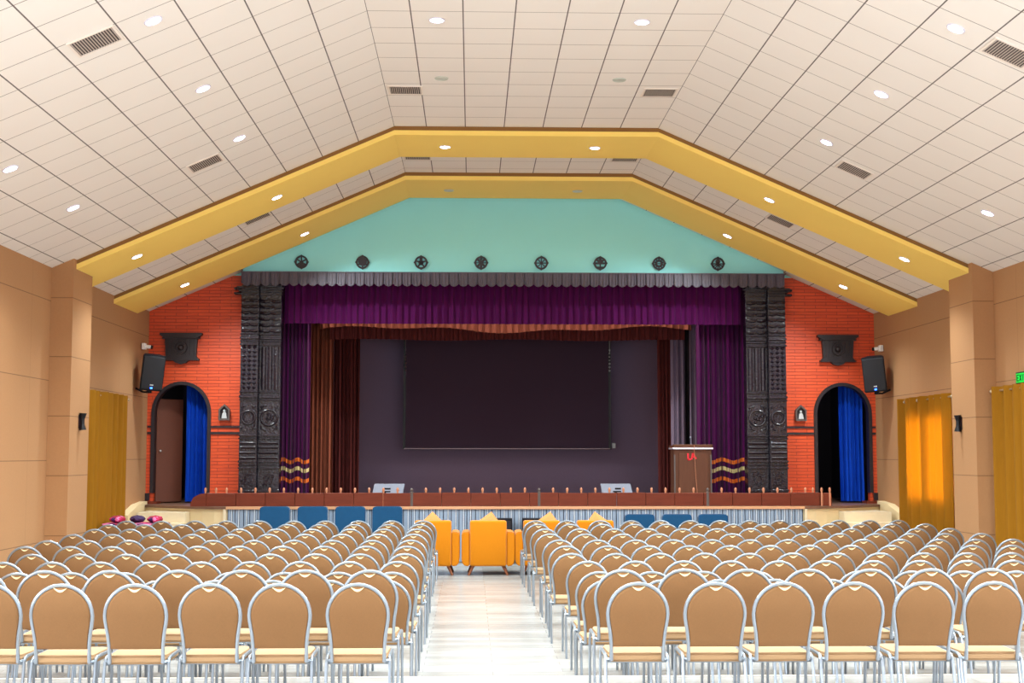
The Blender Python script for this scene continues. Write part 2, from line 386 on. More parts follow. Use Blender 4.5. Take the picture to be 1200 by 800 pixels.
# stage house
b = B(); box(b, -7.3, 7.3, 32.4, 32.6, 1, 7); struct('wall_stage_back', b, 'backdrop')
for s in (-1, 1):
    b = B(); x = sorted((s*7.1, s*7.3)); box(b, x[0], x[1], 26.42, 32.4, 1, 7); struct('wall_stage_side', b, 'house')
    b = B(); x = sorted((s*5.2, s*5.3)); box(b, x[0], x[1], 26.42, 30.0, 1, 6.4); struct('wall_passage', b, 'passage')
    b = B(); x = sorted((s*5.3, s*7.1)); box(b, x[0], x[1], 29.9, 30.0, 1, 6.4); struct('wall_passage_end', b, 'house')
b = B(); box(b, -7.3, 7.3, 26.42, 32.4, 6.4, 6.6); struct('ceiling_stage', b, 'house')
b = B(); box(b, -5.2, 5.2, 26.3, 26.6, 5.4, 6.9); struct('wall_header', b, 'house')

# ------------------------------------------------------------------ proscenium woodwork
def pillar(s, side):
    t = thing('carved_pillar', 'tall black carved pillar on the %s side of the stage opening' % side, 'pillar', (s*4.85, 26.1, 1.0), 0, 'carved proscenium pillars')
    X = lambda a, c: sorted((s*(a-4.85), s*(c-4.85)))
    Z = lambda z: z-1.0
    def sec(x0, x1, yf):     # one column face; yf is the front plane relative to 26.1
        q = B(); a, c = X(x0, x1); box(q, a, c, yf, .3, 0, Z(5.16), .004, 1); return q, a, c
    q, a, c = sec(4.885, 5.215, -.12); obj('outer_shaft', q, 'lacquer', t)
    q, a2, c2 = sec(4.475, 4.88, .02); obj('inner_shaft', q, 'lacquer', t)
    for (a, c, yf, kind) in ((a, c, -.12, 0), (a2, c2, .02, 1)):
        w_ = c-a; m_ = (a+c)/2
        q = B()      # mouldings
        for z, h, p in ((1.22,.05,.03),(1.66,.035,.04),(1.72,.03,.03),(1.78,.04,.05),(2.22,.03,.04),(2.275,.04,.055),(2.95,.03,.03),(3.0,.05,.05),(3.1,.03,.03),(4.0,.035,.05),(4.07,.03,.03),(4.12,.04,.05),(4.2,.03,.035)):
            box(q, a-.01, c+.01, yf-p, yf+.01, Z(z), Z(z+h), .008, 1)
        obj('moulding', q, 'lacquer', t)
        q = B()      # roll ridges below and scalloped tiers above
        for z in (1.87, 1.97, 2.07, 2.15): tube(q, [(a+.02, yf-.005, Z(z)), (c-.02, yf-.005, Z(z))], .03, 8)
        for i in range(6):
            z = 4.29 + i*.115
            for k in range(2):
                x0 = a + w_*(k*.5+.04); x1 = a + w_*(k*.5+.46)
                tube(q, [(x0, yf-.012, Z(z)), ((x0+x1)/2, yf-.035, Z(z-.015)), (x1, yf-.012, Z(z))], .03, 8)
        obj('ridges', q, 'lacquer', t)
        q = B()      # capital tiers
        for i in range(4 if kind else 3):
            o = .02 + .035*i*(1 if kind == 0 else .5); z = 4.97+i*.06
            xa, xb = a-(o if s > 0 and kind else 0)-(o if s < 0 and kind == 0 else 0), c+(o if s > 0 and kind == 0 else 0)+(o if s < 0 and kind else 0)
            box(q, xa, xb, yf-.03-.015*i, yf+.1, Z(z), Z(z+.035), .008, 1)
        if kind == 0:
            for z in (4.98, 5.07): 
                e = sorted((s*.36, s*.52)); box(q, e[0], e[1], -.08, .1, Z(z), Z(z+.045), .015, 1)
        obj('capital', q, 'lacquer', t)
        q = B()      # lattice or fluted shaft panel
        if kind == 0:
            for i in range(3):
                for j in range(10):
                    cx_ = a + w_*(.2+.3*i); cz = 3.2 + j*.085
                    vv = [q.verts.new(c_) for c_ in ((cx_-.047, yf, Z(cz)), (cx_, yf, Z(cz+.041)), (cx_+.047, yf, Z(cz)), (cx_, yf, Z(cz-.041)), (cx_, yf-.04, Z(cz)))]
                    for k_ in range(4): q.faces.new((vv[k_], vv[(k_+1) % 4], vv[4]))
                    q.faces.new(vv[:4])
        else:
            for i in range(3): tube(q, [(a + w_*(.2+.3*i), yf, Z(3.16)), (a + w_*(.2+.3*i), yf, Z(3.98))], .045, 8)
        obj('lattice_panel' if kind == 0 else 'fluting', q, 'lacquer', t)
        q = B()      # ring medallion with curls
        R = .125 if kind == 0 else .15
        tube(q, [(m_+R*math.cos(k*PI/12), yf-.012, Z(2.63)+R*math.sin(k*PI/12)) for k in range(24)], .022, 8, closed=True)
        if kind:
            for k in range(9): 
                an = k*2.4; rr = .012*k; bmesh.ops.create_icosphere(q, subdivisions=1, radius=.03, matrix=Matrix.Translation((m_+rr*math.cos(an), yf-.012, Z(2.63)+rr*math.sin(an))))
        else: tube(q, [(m_+.085*math.cos(k*PI/8), yf-.006, Z(2.63)+.085*math.sin(k*PI/8)) for k in range(16)], .012, 6, closed=True)
        for dx in (-1, 1):
            for dz in (-1, 1):
                bmesh.ops.create_icosphere(q, subdivisions=1, radius=.028, matrix=Matrix.Translation((m_+dx*w_*.36, yf-.01, Z(2.63)+dz*.2)))
                tube(q, [(m_+dx*w_*.15, yf-.01, Z(2.63)+dz*.24), (m_+dx*w_*.28, yf-.012, Z(2.63)+dz*.215), (m_+dx*w_*.38, yf-.01, Z(2.63)+dz*.13)], .014, 6)
        obj('ring_medallion', q, 'lacquer', t, smooth=True)
        q = B()      # base panel
        for z in (1.3, 1.6): box(q, a+.04, c-.04, yf-.02, yf, Z(z), Z(z+.02))
        tube(q, [(m_+.07*math.cos(k*PI/8), yf-.01, Z(1.46)+.09*math.sin(k*PI/8)) for k in range(16)], .016, 6, closed=True)
        for k in range(10): bmesh.ops.create_icosphere(q, subdivisions=1, radius=.022, matrix=Matrix.Translation((m_+random.uniform(-.1,.1), yf-.008, Z(1.46)+random.uniform(-.12,.12))))
        obj('base_panel', q, 'lacquer', t, smooth=True)
    return t
pillar(-1, 'left'); pillar(1, 'right')
# roof-like wooden skirt over the opening
t = thing('roof_skirt', 'long dark scalloped wooden skirt running along the top of the stage opening', 'skirt', (0, 25.95, 5.16))
b = B(); box(b, -5.22, 5.2, .0, .06, .03, .25); box(b, -5.22, 5.22, -.07, .05, .225, .245); obj('board', b, 'skirt', t)
b = B()
n = 58; wt = 10.4/n
for i in range(n):
    x = -5.2 + wt*(i+.5)
    prism(b, [(x-wt*.46, .23), (x+wt*.46, .23), (x+wt*.46, .02), (x+wt*.3, -.01), (x, -.03), (x-wt*.3, -.01), (x-wt*.46, .02)], -.05, -.005)
    for k in (-.34, 0, .34): tube(b, [(x+k*wt, -.06, .01 if k else -.01), (x+k*wt, -.045, .225)], .012, 6)
obj('scalloped_tiles', b, 'skirt', t)

# eight openwork medallions on the teal panel
names = [('a knot flower with upper gaps', 'flower'), ('a nearly solid oval body', 'solid'), ('a five-pointed knot', 'knot'), ('a crossed flower with side dots', 'cross'),
         ('an eight-spoked wheel', 'wheel'), ('a lotus above two long slots', 'lotus'), ('a small pale vase at its centre', 'vase'), ('a fan of drop-shaped gaps', 'fan')]
xs = [-4.084, -2.92, -1.80, -.648, .51, 1.645, 2.78, 3.921]
for (desc, kind), x in zip(names, xs):
    t = thing('medallion', 'black openwork wall medallion on the teal panel, with %s' % desc, 'medallion', (x, 25.96, 5.6), 0, 'medallions above the stage')
    b = B(); ring_poly(b, (0, 0), .125, .093, 0, .035, 32, 1); obj('rim', b, 'black_trim', t)
    b = B()
    def bar(a, r0, r1, wd):
        co, si = math.cos(a), math.sin(a)
        prism(b, [(r0*co-wd*si, r0*si+wd*co), (r1*co-wd*si, r1*si+wd*co), (r1*co+wd*si, r1*si-wd*co), (r0*co+wd*si, r0*si-wd*co)], .004, .03)
    if kind == 'wheel':
        disc(b, (0,0), .026, 0, .032)
        for k in range(8): bar(k*PI/4, 0, .1, .008)
    elif kind == 'solid':
        disc(b, (0,.01), .082, 0, .032)
        for k in range(6): bar(k*PI/3+PI/6, 0, .1, .014)
    elif kind == 'lotus':
        disc(b, (0,.03), .052, 0, .032); bar(-PI/2, 0, .1, .012)
        for k in range(5): bar(PI*k/4, 0, .1, .016)
        prism(b, [(-.095,-.065),(.095,-.065),(.06,-.09),(-.06,-.09)], .004, .03)
    elif kind == 'vase':
        ring_poly(b, (0,0), .075, .036, .004, .03, 20)
        for k in range(10): bar(k*PI/5+.3, .06, .1, .009)
        bar(0, -.04, .04, .006)
    elif kind == 'fan':
        disc(b, (0,.045), .045, 0, .032); disc(b, (0,0), .03, 0, .032)
        for k in range(7): bar(PI + PI*k/6, 0, .1, .009)
    elif kind == 'flower':
        disc(b, (0,-.02), .04, 0, .032)
        for k in range(6): bar(k*PI/3+.52, 0, .1, .012)
        prism(b, [(-.09,-.04),(.09,-.04),(.05,-.09),(-.05,-.09)], .004, .03)
    elif kind == 'knot':
        ring_poly(b, (0,0), .05, .03, .004, .03, 20); disc(b, (0,.07), .03, 0, .03)
        for k in range(5): bar(k*2*PI/5+PI/2, 0, .1, .014)
    else:
        disc(b, (0,0), .045, 0, .032)
        for k in range(4): bar(k*PI/2+PI/4, 0, .1, .02)
        bar(0, -.1, .1, .007); disc(b, (0,.07), .02, 0, .03); disc(b, (0,-.07), .026, 0, .03)
    obj('motif', b, 'black_trim', t)

# carved windows and little shrines on the red wings
for s, side in ((-1, 'left'), (1, 'right')):
    x = s*6.39 if s < 0 else 6.285
    t = thing('carved_window', 'dark carved wooden window bracket on the %s red wall above the arch' % side, 'window carving', (x, YW, 3.95), 0, 'carved window brackets')
    b = B(); prism(b, [(-.40,.30),(.40,.30),(.40,.265),(.31,.20),(-.31,.20),(-.40,.265)], -.13, 0); box(b, -.36, .36, -.10, 0, .19, .215); obj('cornice', b, 'dark_wood', t)
    b = B(); prism(b, [(-.31,.2),(.31,.2),(.29,-.14),(.33,-.20),(-.33,-.20),(-.29,-.14)], -.08, 0)
    for k in range(-3, 4): box(b, k*.08-.012, k*.08+.012, -.095, -.07, -.13, .18)
    tube(b, [(.11*math.cos(k*PI/8), -.1, .02+.11*math.sin(k*PI/8)) for k in range(16)], .018, 6, closed=True)
    bmesh.ops.create_icosphere(b, subdivisions=2, radius=.06, matrix=Matrix.Translation((0,-.08,.02)))
    obj('body', b, 'dark_wood', t)
    b = B(); box(b, -.35, .35, -.11, 0, -.225, -.195)
    prism(b, [(-.15,-.225),(.15,-.225),(.10,-.27),(0,-.30),(-.10,-.27)], -.09, 0); obj('sill', b, 'dark_wood', t)
    x = s*5.545
    t = thing('niche_shrine', 'small dark house-shaped shrine box on the %s red wall beside the pillar' % side, 'shrine', (x, YW, 2.73), 0, 'small wall shrines')
    out = [(-.105,-.15),(.105,-.15),(.105,.06),(0,.16),(-.105,.06)]; inn = [(p[0]*.74, p[1]*.76) for p in out]
    b = B()
    for i in range(5):
        a, c = out[i], out[(i+1)%5]; d, e = inn[(i+1)%5], inn[i]
        prism(b, [a, c, d, e], -.09, 0)
    obj('frame', b, 'rail_joint', t)
    b = B(); prism(b, inn, -.02, 0); obj('back_panel', b, 'black_trim', t)
    b = B(); bmesh.ops.create_icosphere(b, subdivisions=2, radius=.028, matrix=Matrix.Translation((0,-.05,.03)))
    prism(b, [(-.05,-.11),(.05,-.11),(.035,-.02),(.015,.01),(-.015,.01),(-.035,-.02)], -.07, -.02); obj('figurine', b, 'badge', t)

# ------------------------------------------------------------------ stage drapery
def hung(name, label, x0, x1, z0, z1, y, n, amp, m, **k):
    b = B(); drape(b, x0, x1, z0, z1, n, amp, y, **k); o = obj(name, b, m, smooth=True); return tag(o, label, 'curtain')
hung('valance', 'deep purple velvet valance hanging under the wooden skirt', -4.47, 4.47, 4.47, 5.42, 26.5, 62, .035, 'purple', seed=1, nz=5, per=8)
t = thing('ruffled_valance', 'brown ruffled two-layer valance behind the purple one', 'valance', (0, 28, 0))
b = B(); drape(b, -3.95, 3.72, 4.5, 6.41, 50, .05, .0, seed=2, zlow=lambda t_: 4.50+.05*math.sin(9*t_)+.03*math.sin(23*t_)); obj('upper_ruffle', b, 'brown_drape', t, smooth=True)
b = B(); drape(b, -3.75, 3.6, 4.3, 6.41, 60, .05, .18, seed=5, zlow=lambda t_: 4.30+.015*math.sin(15*t_)); obj('lower_ruffle', b, 'maroon_drape', t, smooth=True)
for s, side in ((-1, 'left'), (1, 'right')):
    x0, x1 = (-4.62, -4.0) if s < 0 else (3.64, 4.62)
    t = thing('stage_curtain', 'purple velvet stage curtain with orange and cream bands, %s side' % side, 'curtain', (0, 26.9, 1.0), 0, 'purple stage curtains')
    nf = 8 if s < 0 else 10
    b = B(); drape(b, x0, x1, .03, 4.3, nf, .085, 0, seed=3*s, pinch=1, per=14); obj('cloth', b, 'purple', t, smooth=True)
    for z, m in ((.77, 'band_orange'), (.60, 'band_cream'), (.40, 'band_orange')):
        b = B(); nd = 11 if s < 0 else 16
        for i in range(nd):
            ta, tb = (i+.08)/nd, (i+.92)/nd
            sub = 6
            for k in range(sub):
                u0, u1 = ta+(tb-ta)*k/sub, ta+(tb-ta)*(k+1)/sub; vs = []
                for (u, dz) in ((u0,0),(u1,0),(u1,.075),(u0,.075)):
                    zz = z + .03*math.sin(2.2*2*PI*u+s) + dz; ss = zz/4.3
                    d = wave(u + .012*math.sin(3*ss+3*s), nf, 3*s)*.085 - .009
                    vs.append(b.verts.new((x0+(x1-x0)*u, d, zz)))
                b.faces.new(vs)
        r = bmesh.ops.extrude_face_region(b, geom=b.faces[:]); bmesh.ops.translate(b, verts=[v for v in r['geom'] if isinstance(v, bmesh.types.BMVert)], vec=(0,.005,0))
        obj('band', b, m, t)
hung('leg_drape', 'rust brown drape hanging beside the left purple curtain', -4.22, -3.70, 1.03, 6.41, 28.5, 6, .09, 'brown_drape', seed=4, pinch=1)
hung('leg_drape', 'dark maroon drape between the rust brown drape and the grey backdrop', -3.75, -3.2, 1.03, 6.41, 29.0, 7, .08, 'maroon_drape', seed=6, pinch=1)
hung('leg_drape', 'dark maroon drape beside the grey drapes on the right of the stage', 3.15, 3.45, 1.03, 6.41, 29.0, 4, .05, 'maroon_drape', seed=7, pinch=1)
hung('leg_drape', 'grey drape hanging behind the lectern, between two dark drapes', 3.36, 3.66, 1.03, 6.41, 28.5, 3, .05, 'grey_drape', seed=8, pinch=1)
hung('leg_drape', 'narrow near-black drape between the two grey drapes', 3.62, 3.82, 1.03, 6.41, 28.7, 3, .04, 'house', seed=9)
hung('leg_drape', 'narrow grey drape touching the right purple curtain', 3.75, 4.1, 1.03, 6.41, 28.5, 3, .05, 'grey_drape', seed=10, pinch=1)
for s, side, x0, x1 in ((-1, 'left', -6.33, -5.78), (1, 'right', 6.37, 6.84)):
    hung('doorway_curtain', 'bright blue curtain drawn to one side of the %s arched doorway' % side, x0, x1, 1.03, 3.42, 26.55, 6, .05, 'blue_drape', seed=11+s, pinch=1.5)
# projection screen
t = thing('projection_screen', 'large dark projection screen hanging in front of the grey backdrop', 'screen', (0, 31.5, 2.0))
b = B(); box(b, -2.38, 2.38, -.01, .01, .1, 4.42); obj('sheet', b, 'screen', t)
for x in (-2.37, 2.37):
    b = B(); box(b, x-.03, x+.03, -.02, .02, .05, 4.42); obj('side_border', b, 'screen_edge', t)
b = B(); box(b, -2.38, 2.38, -.03, .03, .05, .085, .01, 1); obj('weight_bar', b, 'screen_bar', t)
for x in (-2.35, 2.37):
    b = B()
    for k in range(7): bmesh.ops.create_icosphere(b, subdivisions=1, radius=.022 if k < 4 else .03, matrix=Matrix.Translation((x, -.04, 2.35 - .08*k)))
    tube(b, [(x, -.03, 2.3), (x, -.03, 3.3)], .006, 6); obj('pull_cord', b, 'screen_bar' if x < 0 else 'badge', t)
b = B(); box(b, 2.42, 2.5, -.04, .03, .08, .2, .01, 1); box(b, 2.43, 2.49, -.05, -.03, .13, .15); obj('winch_box', b, 'badge', t)
# passages behind the arches: open door leaf on the left
t = thing('door_leaf', 'orange-brown door leaf standing open inside the left arched doorway', 'door', (-6.88, 26.5, 1.0), math.radians(40))
b = B(); box(b, 0, .55, 0, .04, .02, 2.0, .005, 1); obj('panel', b, 'door_orange', t)
b = B(); bmesh.ops.create_icosphere(b, subdivisions=2, radius=.022, matrix=Matrix.Translation((.07,-.03,1.0))); obj('knob', b, 'badge', t, smooth=True)
b = B(); [box(b, s_*6.9-.14 if s_ > 0 else -W, s_*6.9+.12 if s_ > 0 else -6.76, 26.1, 26.42, 1.0, 1.045) for s_ in (-1, 1)]; struct('trim_13', b, 'rail_wood')

# ------------------------------------------------------------------ stage edge rail with its small posts
t = thing('stage_rail', 'low brown wooden rail with small round-topped posts along the stage edge', 'rail', (0, 24.9, 1.0))
segs = [-5.62, -4.1, -1.87, .25, .27, 3.4, 5.3]
b = B()
xx = -5.6; i = 0
while xx < 5.55:
    x2 = min(xx+.53, 5.55); box(b, xx+.003, x2-.003, -.025, .025, 0, .235+.004*((i*7)%3), .006, 1); xx = x2; i += 1
prism(b, [(-5.6,.0),(-5.6,.235),(-5.72,.22),(-5.83,.16),(-5.88,.06),(-5.88,0)], -.03, .03)
box(b, 5.553, 5.76, -.01, .05, 0, .235, .006, 1)
obj('board', b, 'rail_wood', t)
px = [-5.62, -5.43, -5.24] + [-4.98 + .2565*k for k in range(41)] + [5.42, 5.58, 5.73]
pb = B(); tube(pb, [(0,0,0), (0,0,.22), (0,0,.25), (0,0,.285), (0,0,.315), (0,0,.335)], [.022,.022,.014,.024,.022,.008], 8)
first = obj('post', pb, 'rail_post', t, smooth=True); jb = B(); tube(jb, [(0,0,0), (0,0,.25), (0,0,.26), (0,0,.29), (0,0,.31), (0,0,.325)], [.035,.035,.018,.028,.026,.01], 8)
joint = obj('post', jb, 'rail_joint', t, smooth=True)
fu = ju = False
for k, x in enumerate(px):
    if k in (15, 24, 36):
        p = joint if not ju else joint.copy(); 
        if ju: C.objects.link(p); p.parent = t
        ju = True
    else:
        p = first if not fu else first.copy()
        if fu: C.objects.link(p); p.parent = t
        fu = True
    p.location = (x, 0, 0)

# ------------------------------------------------------------------ on the stage
t = thing('lectern', 'brown wooden lectern with red letters standing on the right of the stage', 'lectern', (3.39, 25.95, 1.0))
b = B(); box(b, -.36, .36, 0, .45, .04, 1.03, .01, 1); obj('body', b, 'lectern', t)
b = B(); box(b, -.27, .29, -.015, .0, .06, .96, .004, 1); obj('front_panel', b, 'lectern', t)
b = B(); box(b, -.39, .39, -.04, .5, 1.03, 1.065, .008, 1); obj('trim_strip', b, 'lectern_trim', t)
b = B(); prism(b, [(-.03, 1.065), (.48, 1.0), (.48, 1.065), (.0, 1.14)], -.39, .39, 'x'); 
b.free(); b = B(); box(b, -.385, .385, -.02, .03, 1.065, 1.125, .006, 1); box(b, -.385, -.36, -.02, .48, 1.06, 1.11); box(b, .36, .385, -.02, .48, 1.06, 1.11); obj('top_rail', b, 'lectern', t)
b = B(); box(b, -.36, -.335, -.02, .01, .04, .93); box(b, .335, .36, -.02, .01, .04, .93); obj('edge_strip', b, 'rail_joint', t)
b = B(); tube(b, [(.02,-.045,1.12), (.03,-.03,.9), (.05,-.025,.5), (.085,-.02,.1)], .005, 6); obj('cable', b, 'rail_post', t)
b = B(); tube(b, [(-.02,.1,1.05), (-.02,.1,1.16), (-.03,.06,1.24)], .007, 6); bmesh.ops.create_icosphere(b, subdivisions=2, radius=.02, matrix=Matrix.Translation((-.03,.055,1.255))); obj('microphone', b, 'grey_panel', t)
b = B()
def stroke(x0, z0, x1, z1, wd=.012):
    d = Vector((x1-x0, z1-z0)).normalized(); n_ = Vector((-d.y, d.x))*wd
    prism(b, [(x0+n_.x, z0+n_.y), (x1+n_.x, z1+n_.y), (x1-n_.x, z1-n_.y), (x0-n_.x, z0-n_.y)], -.022, -.014)
stroke(-.095,.955,-.09,.83,.014); stroke(-.1,.835,-.035,.845,.013); obj('letter', b, 'red_letter', t)
b = B(); stroke(-.025,.845,.0,.965,.014); stroke(.0,.965,.06,.85,.014); stroke(-.015,.89,.045,.888,.012); obj('letter', b, 'red_letter', t)
for s, x, side in ((-1, -2.38, 'left'), (1, 1.9, 'right')):
    t = thing('stage_monitor', 'light grey wedge stage monitor behind the rail, %s of the screen centre' % side, 'speaker', (x, 25.3, 1.0), 0, 'stage monitors')
    b = B(); k = -s
    P = lambda u, v_, w2: (u + k*.07*v_, w2, v_*.39)
    v = [b.verts.new(p) for p in ((-.28-k*.03, 0, 0), (.28-k*.03, 0, 0), (.28+k*.04, .2, .39), (-.28+k*.04, .2, .39), (-.27, .42, 0), (.27, .42, 0), (.27+k*.03, .30, .39), (-.27+k*.03, .30, .39))]
    for f in ((0,1,2,3), (4,7,6,5), (0,3,7,4), (1,5,6,2), (3,2,6,7), (0,4,5,1)): b.faces.new([v[i] for i in f])
    obj('cabinet', b, 'grey_panel', t)
    b = B(); box(b, -.05, .06, .145, .165, .285, .315); box(b, -.09, .06, .12, .135, .235, .26); box(b, -.07, -.02, .105, .12, .2, .24); box(b, -.02, .06, .08, .1, .16, .19); obj('connector_panel', b, 'speaker', t)

# ------------------------------------------------------------------ wall items
for s, side in ((-1, 'left'), (1, 'right')):
    t = thing('wall_speaker', 'black loudspeaker hung on the %s side wall near the stage' % side, 'speaker', (s*6.72, 25.25, 3.44), -s*math.radians(24), 'wall loudspeakers')
    tilt = Matrix.Rotation(math.radians(9), 4, 'X') @ Matrix.Rotation(s*math.radians(-4), 4, 'Y')
    b = B(); prism(b, [(-.21,-.15),(.21,-.15),(.13,.17),(-.13,.17)], -.33, .33, 'z'); bmesh.ops.bevel(b, geom=b.edges[:]+b.verts[:], offset=.012, segments=2, affect='EDGES'); bmesh.ops.transform(b, matrix=tilt, verts=b.verts[:]); cab = obj('cabinet', b, 'speaker', t)
    b = B(); box(b, -.19, .19, -.165, -.145, -.30, .30, .008, 1); bmesh.ops.transform(b, matrix=tilt, verts=b.verts[:]); obj('grille', b, 'grille', t)
    b = B(); box(b, -.03, .03, -.172, -.16, -.23, -.21); bmesh.ops.transform(b, matrix=tilt, verts=b.verts[:]); obj('badge', b, 'badge', t)
    b = B(); box(b, -.02, .02, -.172, -.16, -.29, -.262); bmesh.ops.transform(b, matrix=tilt, verts=b.verts[:]); obj('power_light', b, 'led', t)
    b = B(); box(b, -.04, .04, .12, .22, -.38, .1); tube(b, [(0, .18, -.36), (s*.1, .2, -.36), (s*.25, .1, -.3)], .02, 6); obj('bracket', b, 'speaker', t)
    t = thing('security_camera', 'small white security camera on the %s wall beside the red wall' % side, 'camera', (s*6.98, 25.7, 3.95), 0, 'security cameras')
    b = B(); box(b, -.05 if s > 0 else -.02, .02 if s > 0 else .05, -.08, .05, -.06, .06, .01, 2); obj('mount', b, 'white_plastic', t)
    b = B(); tube(b, [(-s*.03, 0, 0), (-s*.13, .02, -.01)], .035, 10); obj('housing', b, 'white_plastic', t)
    b = B(); tube(b, [(-s*.13, .02, -.01), (-s*.17, .03, -.015)], [.04, .03], 10); obj('lens', b, 'speaker', t)
def sconce(s, x, y, z, label):
    t = thing('wall_sconce', label, 'wall lamp', (x, y, z), 0, 'hourglass wall sconces')
    b = B(); box(b, -.006 if s > 0 else -.0, 0 if s > 0 else .006, -.05, .05, -.1, .1); obj('back_plate', b, 'black_leg', t)
    b = B(); tube(b, [(-s*.055, 0, -.125), (-s*.05, 0, -.04), (-s*.05, 0, .04), (-s*.055, 0, .125)], [.055,.03,.03,.055], 12); obj('hourglass_shade', b, 'black_leg', t)
sconce(-1, -6.70, 20.65, 2.42, 'black hourglass wall sconce on the left tan pilaster')
sconce(1, 6.70, 20.78, 2.41, 'black hourglass wall sconce on the right tan pilaster')
sconce(1, 7.02, 24.55, 2.28, 'black hourglass wall sconce beside the glowing curtain near the stage')
t = thing('exit_sign', 'small green lit exit sign high on the right wall at the photo edge', 'sign', (W, 19.05, 3.02))
b = B(); box(b, -.05, 0, -.24, .24, -.085, .085, .005, 1); obj('casing', b, 'exit_black', t)
b = B(); box(b, -.055, -.048, -.215, .215, -.065, .065); obj('green_face', b, 'exit_green', t)
b = B()
def yz(y0, z0, y1, z1, wd=.008):
    d = Vector((y1-y0, z1-z0)).normalized(); n_ = Vector((-d.y, d.x))*wd
    prism(b, [(y0+n_.x, z0+n_.y), (y1+n_.x, z1+n_.y), (y1-n_.x, z1-n_.y), (y0-n_.x, z0-n_.y)], -.06, -.054, 'x')
for a in ((.18,-.045,.18,.045),(.18,.04,.12,.04),(.18,0,.13,0),(.18,-.04,.12,-.04),(.09,.045,.02,-.045),(.02,.045,.09,-.045),(-.03,-.045,-.03,.045),(-.07,.04,-.15,.04),(-.11,.04,-.11,-.045)): yz(*a)
obj('lettering', b, 'exit_black', t)
# grommet curtains
def side_curtain(s, y0, y1, z0, z1, label, n, halves=1, amp=.06, m='mustard_lined'):
    t = thing('side_curtain', label, 'curtain', (s*6.93, 0, 0), 0, 'mustard side curtains')
    for h in range(halves):
        a = y0 + (y1-y0)*h/halves; c = y0 + (y1-y0)*(h+1)/halves - (.03 if halves > 1 and h == 0 else 0)
        b = B(); drape(b, a, c, z0, z1, n, amp, -s*.03, axis='y', thick=.006, seed=h+s, nz=8, per=12, pinch=.5, lobes=-s); obj('panel', b, m, t, smooth=True)
    b = B(); tube(b, [(0, y0-.1, z1-.06), (0, y1+.1, z1-.06)], .014, 8); rod = obj('rod', b, 'rod', t)
    b = B(); bmesh.ops.create_icosphere(b, subdivisions=2, radius=.03, matrix=Matrix.Translation((0, y1+.1, z1-.06))); bmesh.ops.create_icosphere(b, subdivisions=2, radius=.03, matrix=Matrix.Translation((0, y0-.1, z1-.06))); obj('finial', b, 'rod', rod, smooth=True)
    b = B()
    k = int(n*halves)
    for i in range(k):
        y = y0 + (y1-y0)*(i+.5)/k
        tube(b, [(.028*math.cos(q*PI/5), y, z1-.06+.028*math.sin(q*PI/5)) for q in range(10)], .007, 5, closed=True)
    obj('grommets', b, 'rod', t)
side_curtain(-1, 21.85, 24.35, .06, 2.96, 'mustard curtain on the left wall between the pilaster and the stage', 7)
side_curtain(1, 21.9, 24.36, .06, 2.93, 'mustard curtain glowing with daylight on the right wall near the stage', 3.5, 2, m='mustard')
side_curtain(1, 16.9, 20.02, .06, 2.93, 'mustard curtain at the right photo edge, in front of the right pilaster', 9)
def side_window(s, n, y0, y1, z0, z1, m):
    b = B(); x = sorted((s*W, s*(W-.03)))
    for y in (y0, (y0+y1)/2, y1): box(b, x[0], x[1], y-.03, y+.03, z0, z1)
    for z in (z0, z1): box(b, x[0], x[1], y0, y1, z-.03, z+.03)
    f = struct('window_%d' % n, b, 'frame_white')
    b = B(); x = sorted((s*W, s*(W-.012))); box(b, x[0], x[1], y0, y1, z0, z1); obj('pane', b, m, f)
side_window(1, 1, 22.1, 24.1, 1.15, 2.6, 'window_light'); side_window(-1, 2, 22.2, 24.1, 1.3, 2.2, 'window_light_dim')

# ------------------------------------------------------------------ steps beside the stage
for s, side in ((-1, 'left'), (1, 'right')):
    b = B(); x = sorted((s*5.9, s*6.86))
    x = sorted((s*5.9, s*6.77))
    back = [(s*(5.2+1.82*k/8), YS + 1.15*(k/8)**1.6 - .004) for k in range(0, 9)]
    fy = lambda xx: YS + 1.15*((abs(xx)-5.2)/1.82)**1.6 - .004
    bk = [(s*q, fy(q)) for q in (6.77, 6.6, 6.4, 6.2, 6.05, 5.9)]
    prism(b, [(s*5.9, 24.6), (s*6.77, 24.6)] + bk, 0, .90, 'z')
    for k in range(1, 5): box(b, x[0], x[1], 24.6-.29*k, 24.6-.29*(k-1), 0, .90-.18*k)
    tag(obj('side_steps', b, 'stone'), 'cream stone steps climbing to the stage at its %s end' % side, 'steps', 'stage side steps')
    b = B(); x = sorted((s*6.88, s*7.02)); prism(b, [(24.42, 0), (24.42, .86), (25.2, 1.02), (25.84, 1.06), (25.84, 0)], x[0], x[1], 'x'); struct('trim_14', b, 'cream')
t = thing('cloth_covered_table', 'small table covered in pink and red patterned cloth by the left side steps', 'table', (-6.33, 22.75, 0))
b = B(); drape(b, -.46, .46, .05, .80, 9, .02, -.30, seed=3); drape(b, -.46, .46, .05, .8, 9, .02, .28, seed=4)
drape(b, -.3, .3, .05, .80, 6, .02, -.46, axis='y', seed=1); drape(b, -.3, .3, .05, .8, 6, .02, .46, axis='y', seed=2); box(b, -.47, .47, -.31, .31, .79, .81, .005, 1)
cl = obj('patterned_cloth', b, 'pink', t, smooth=True)
b = B(); [box(b, x-.02, x+.02, y-.02, y+.02, 0, .78) for x in (-.4, .4) for y in (-.22, .22)]; obj('table_frame', b, 'black_leg', t)
b = B(); b2 = B()
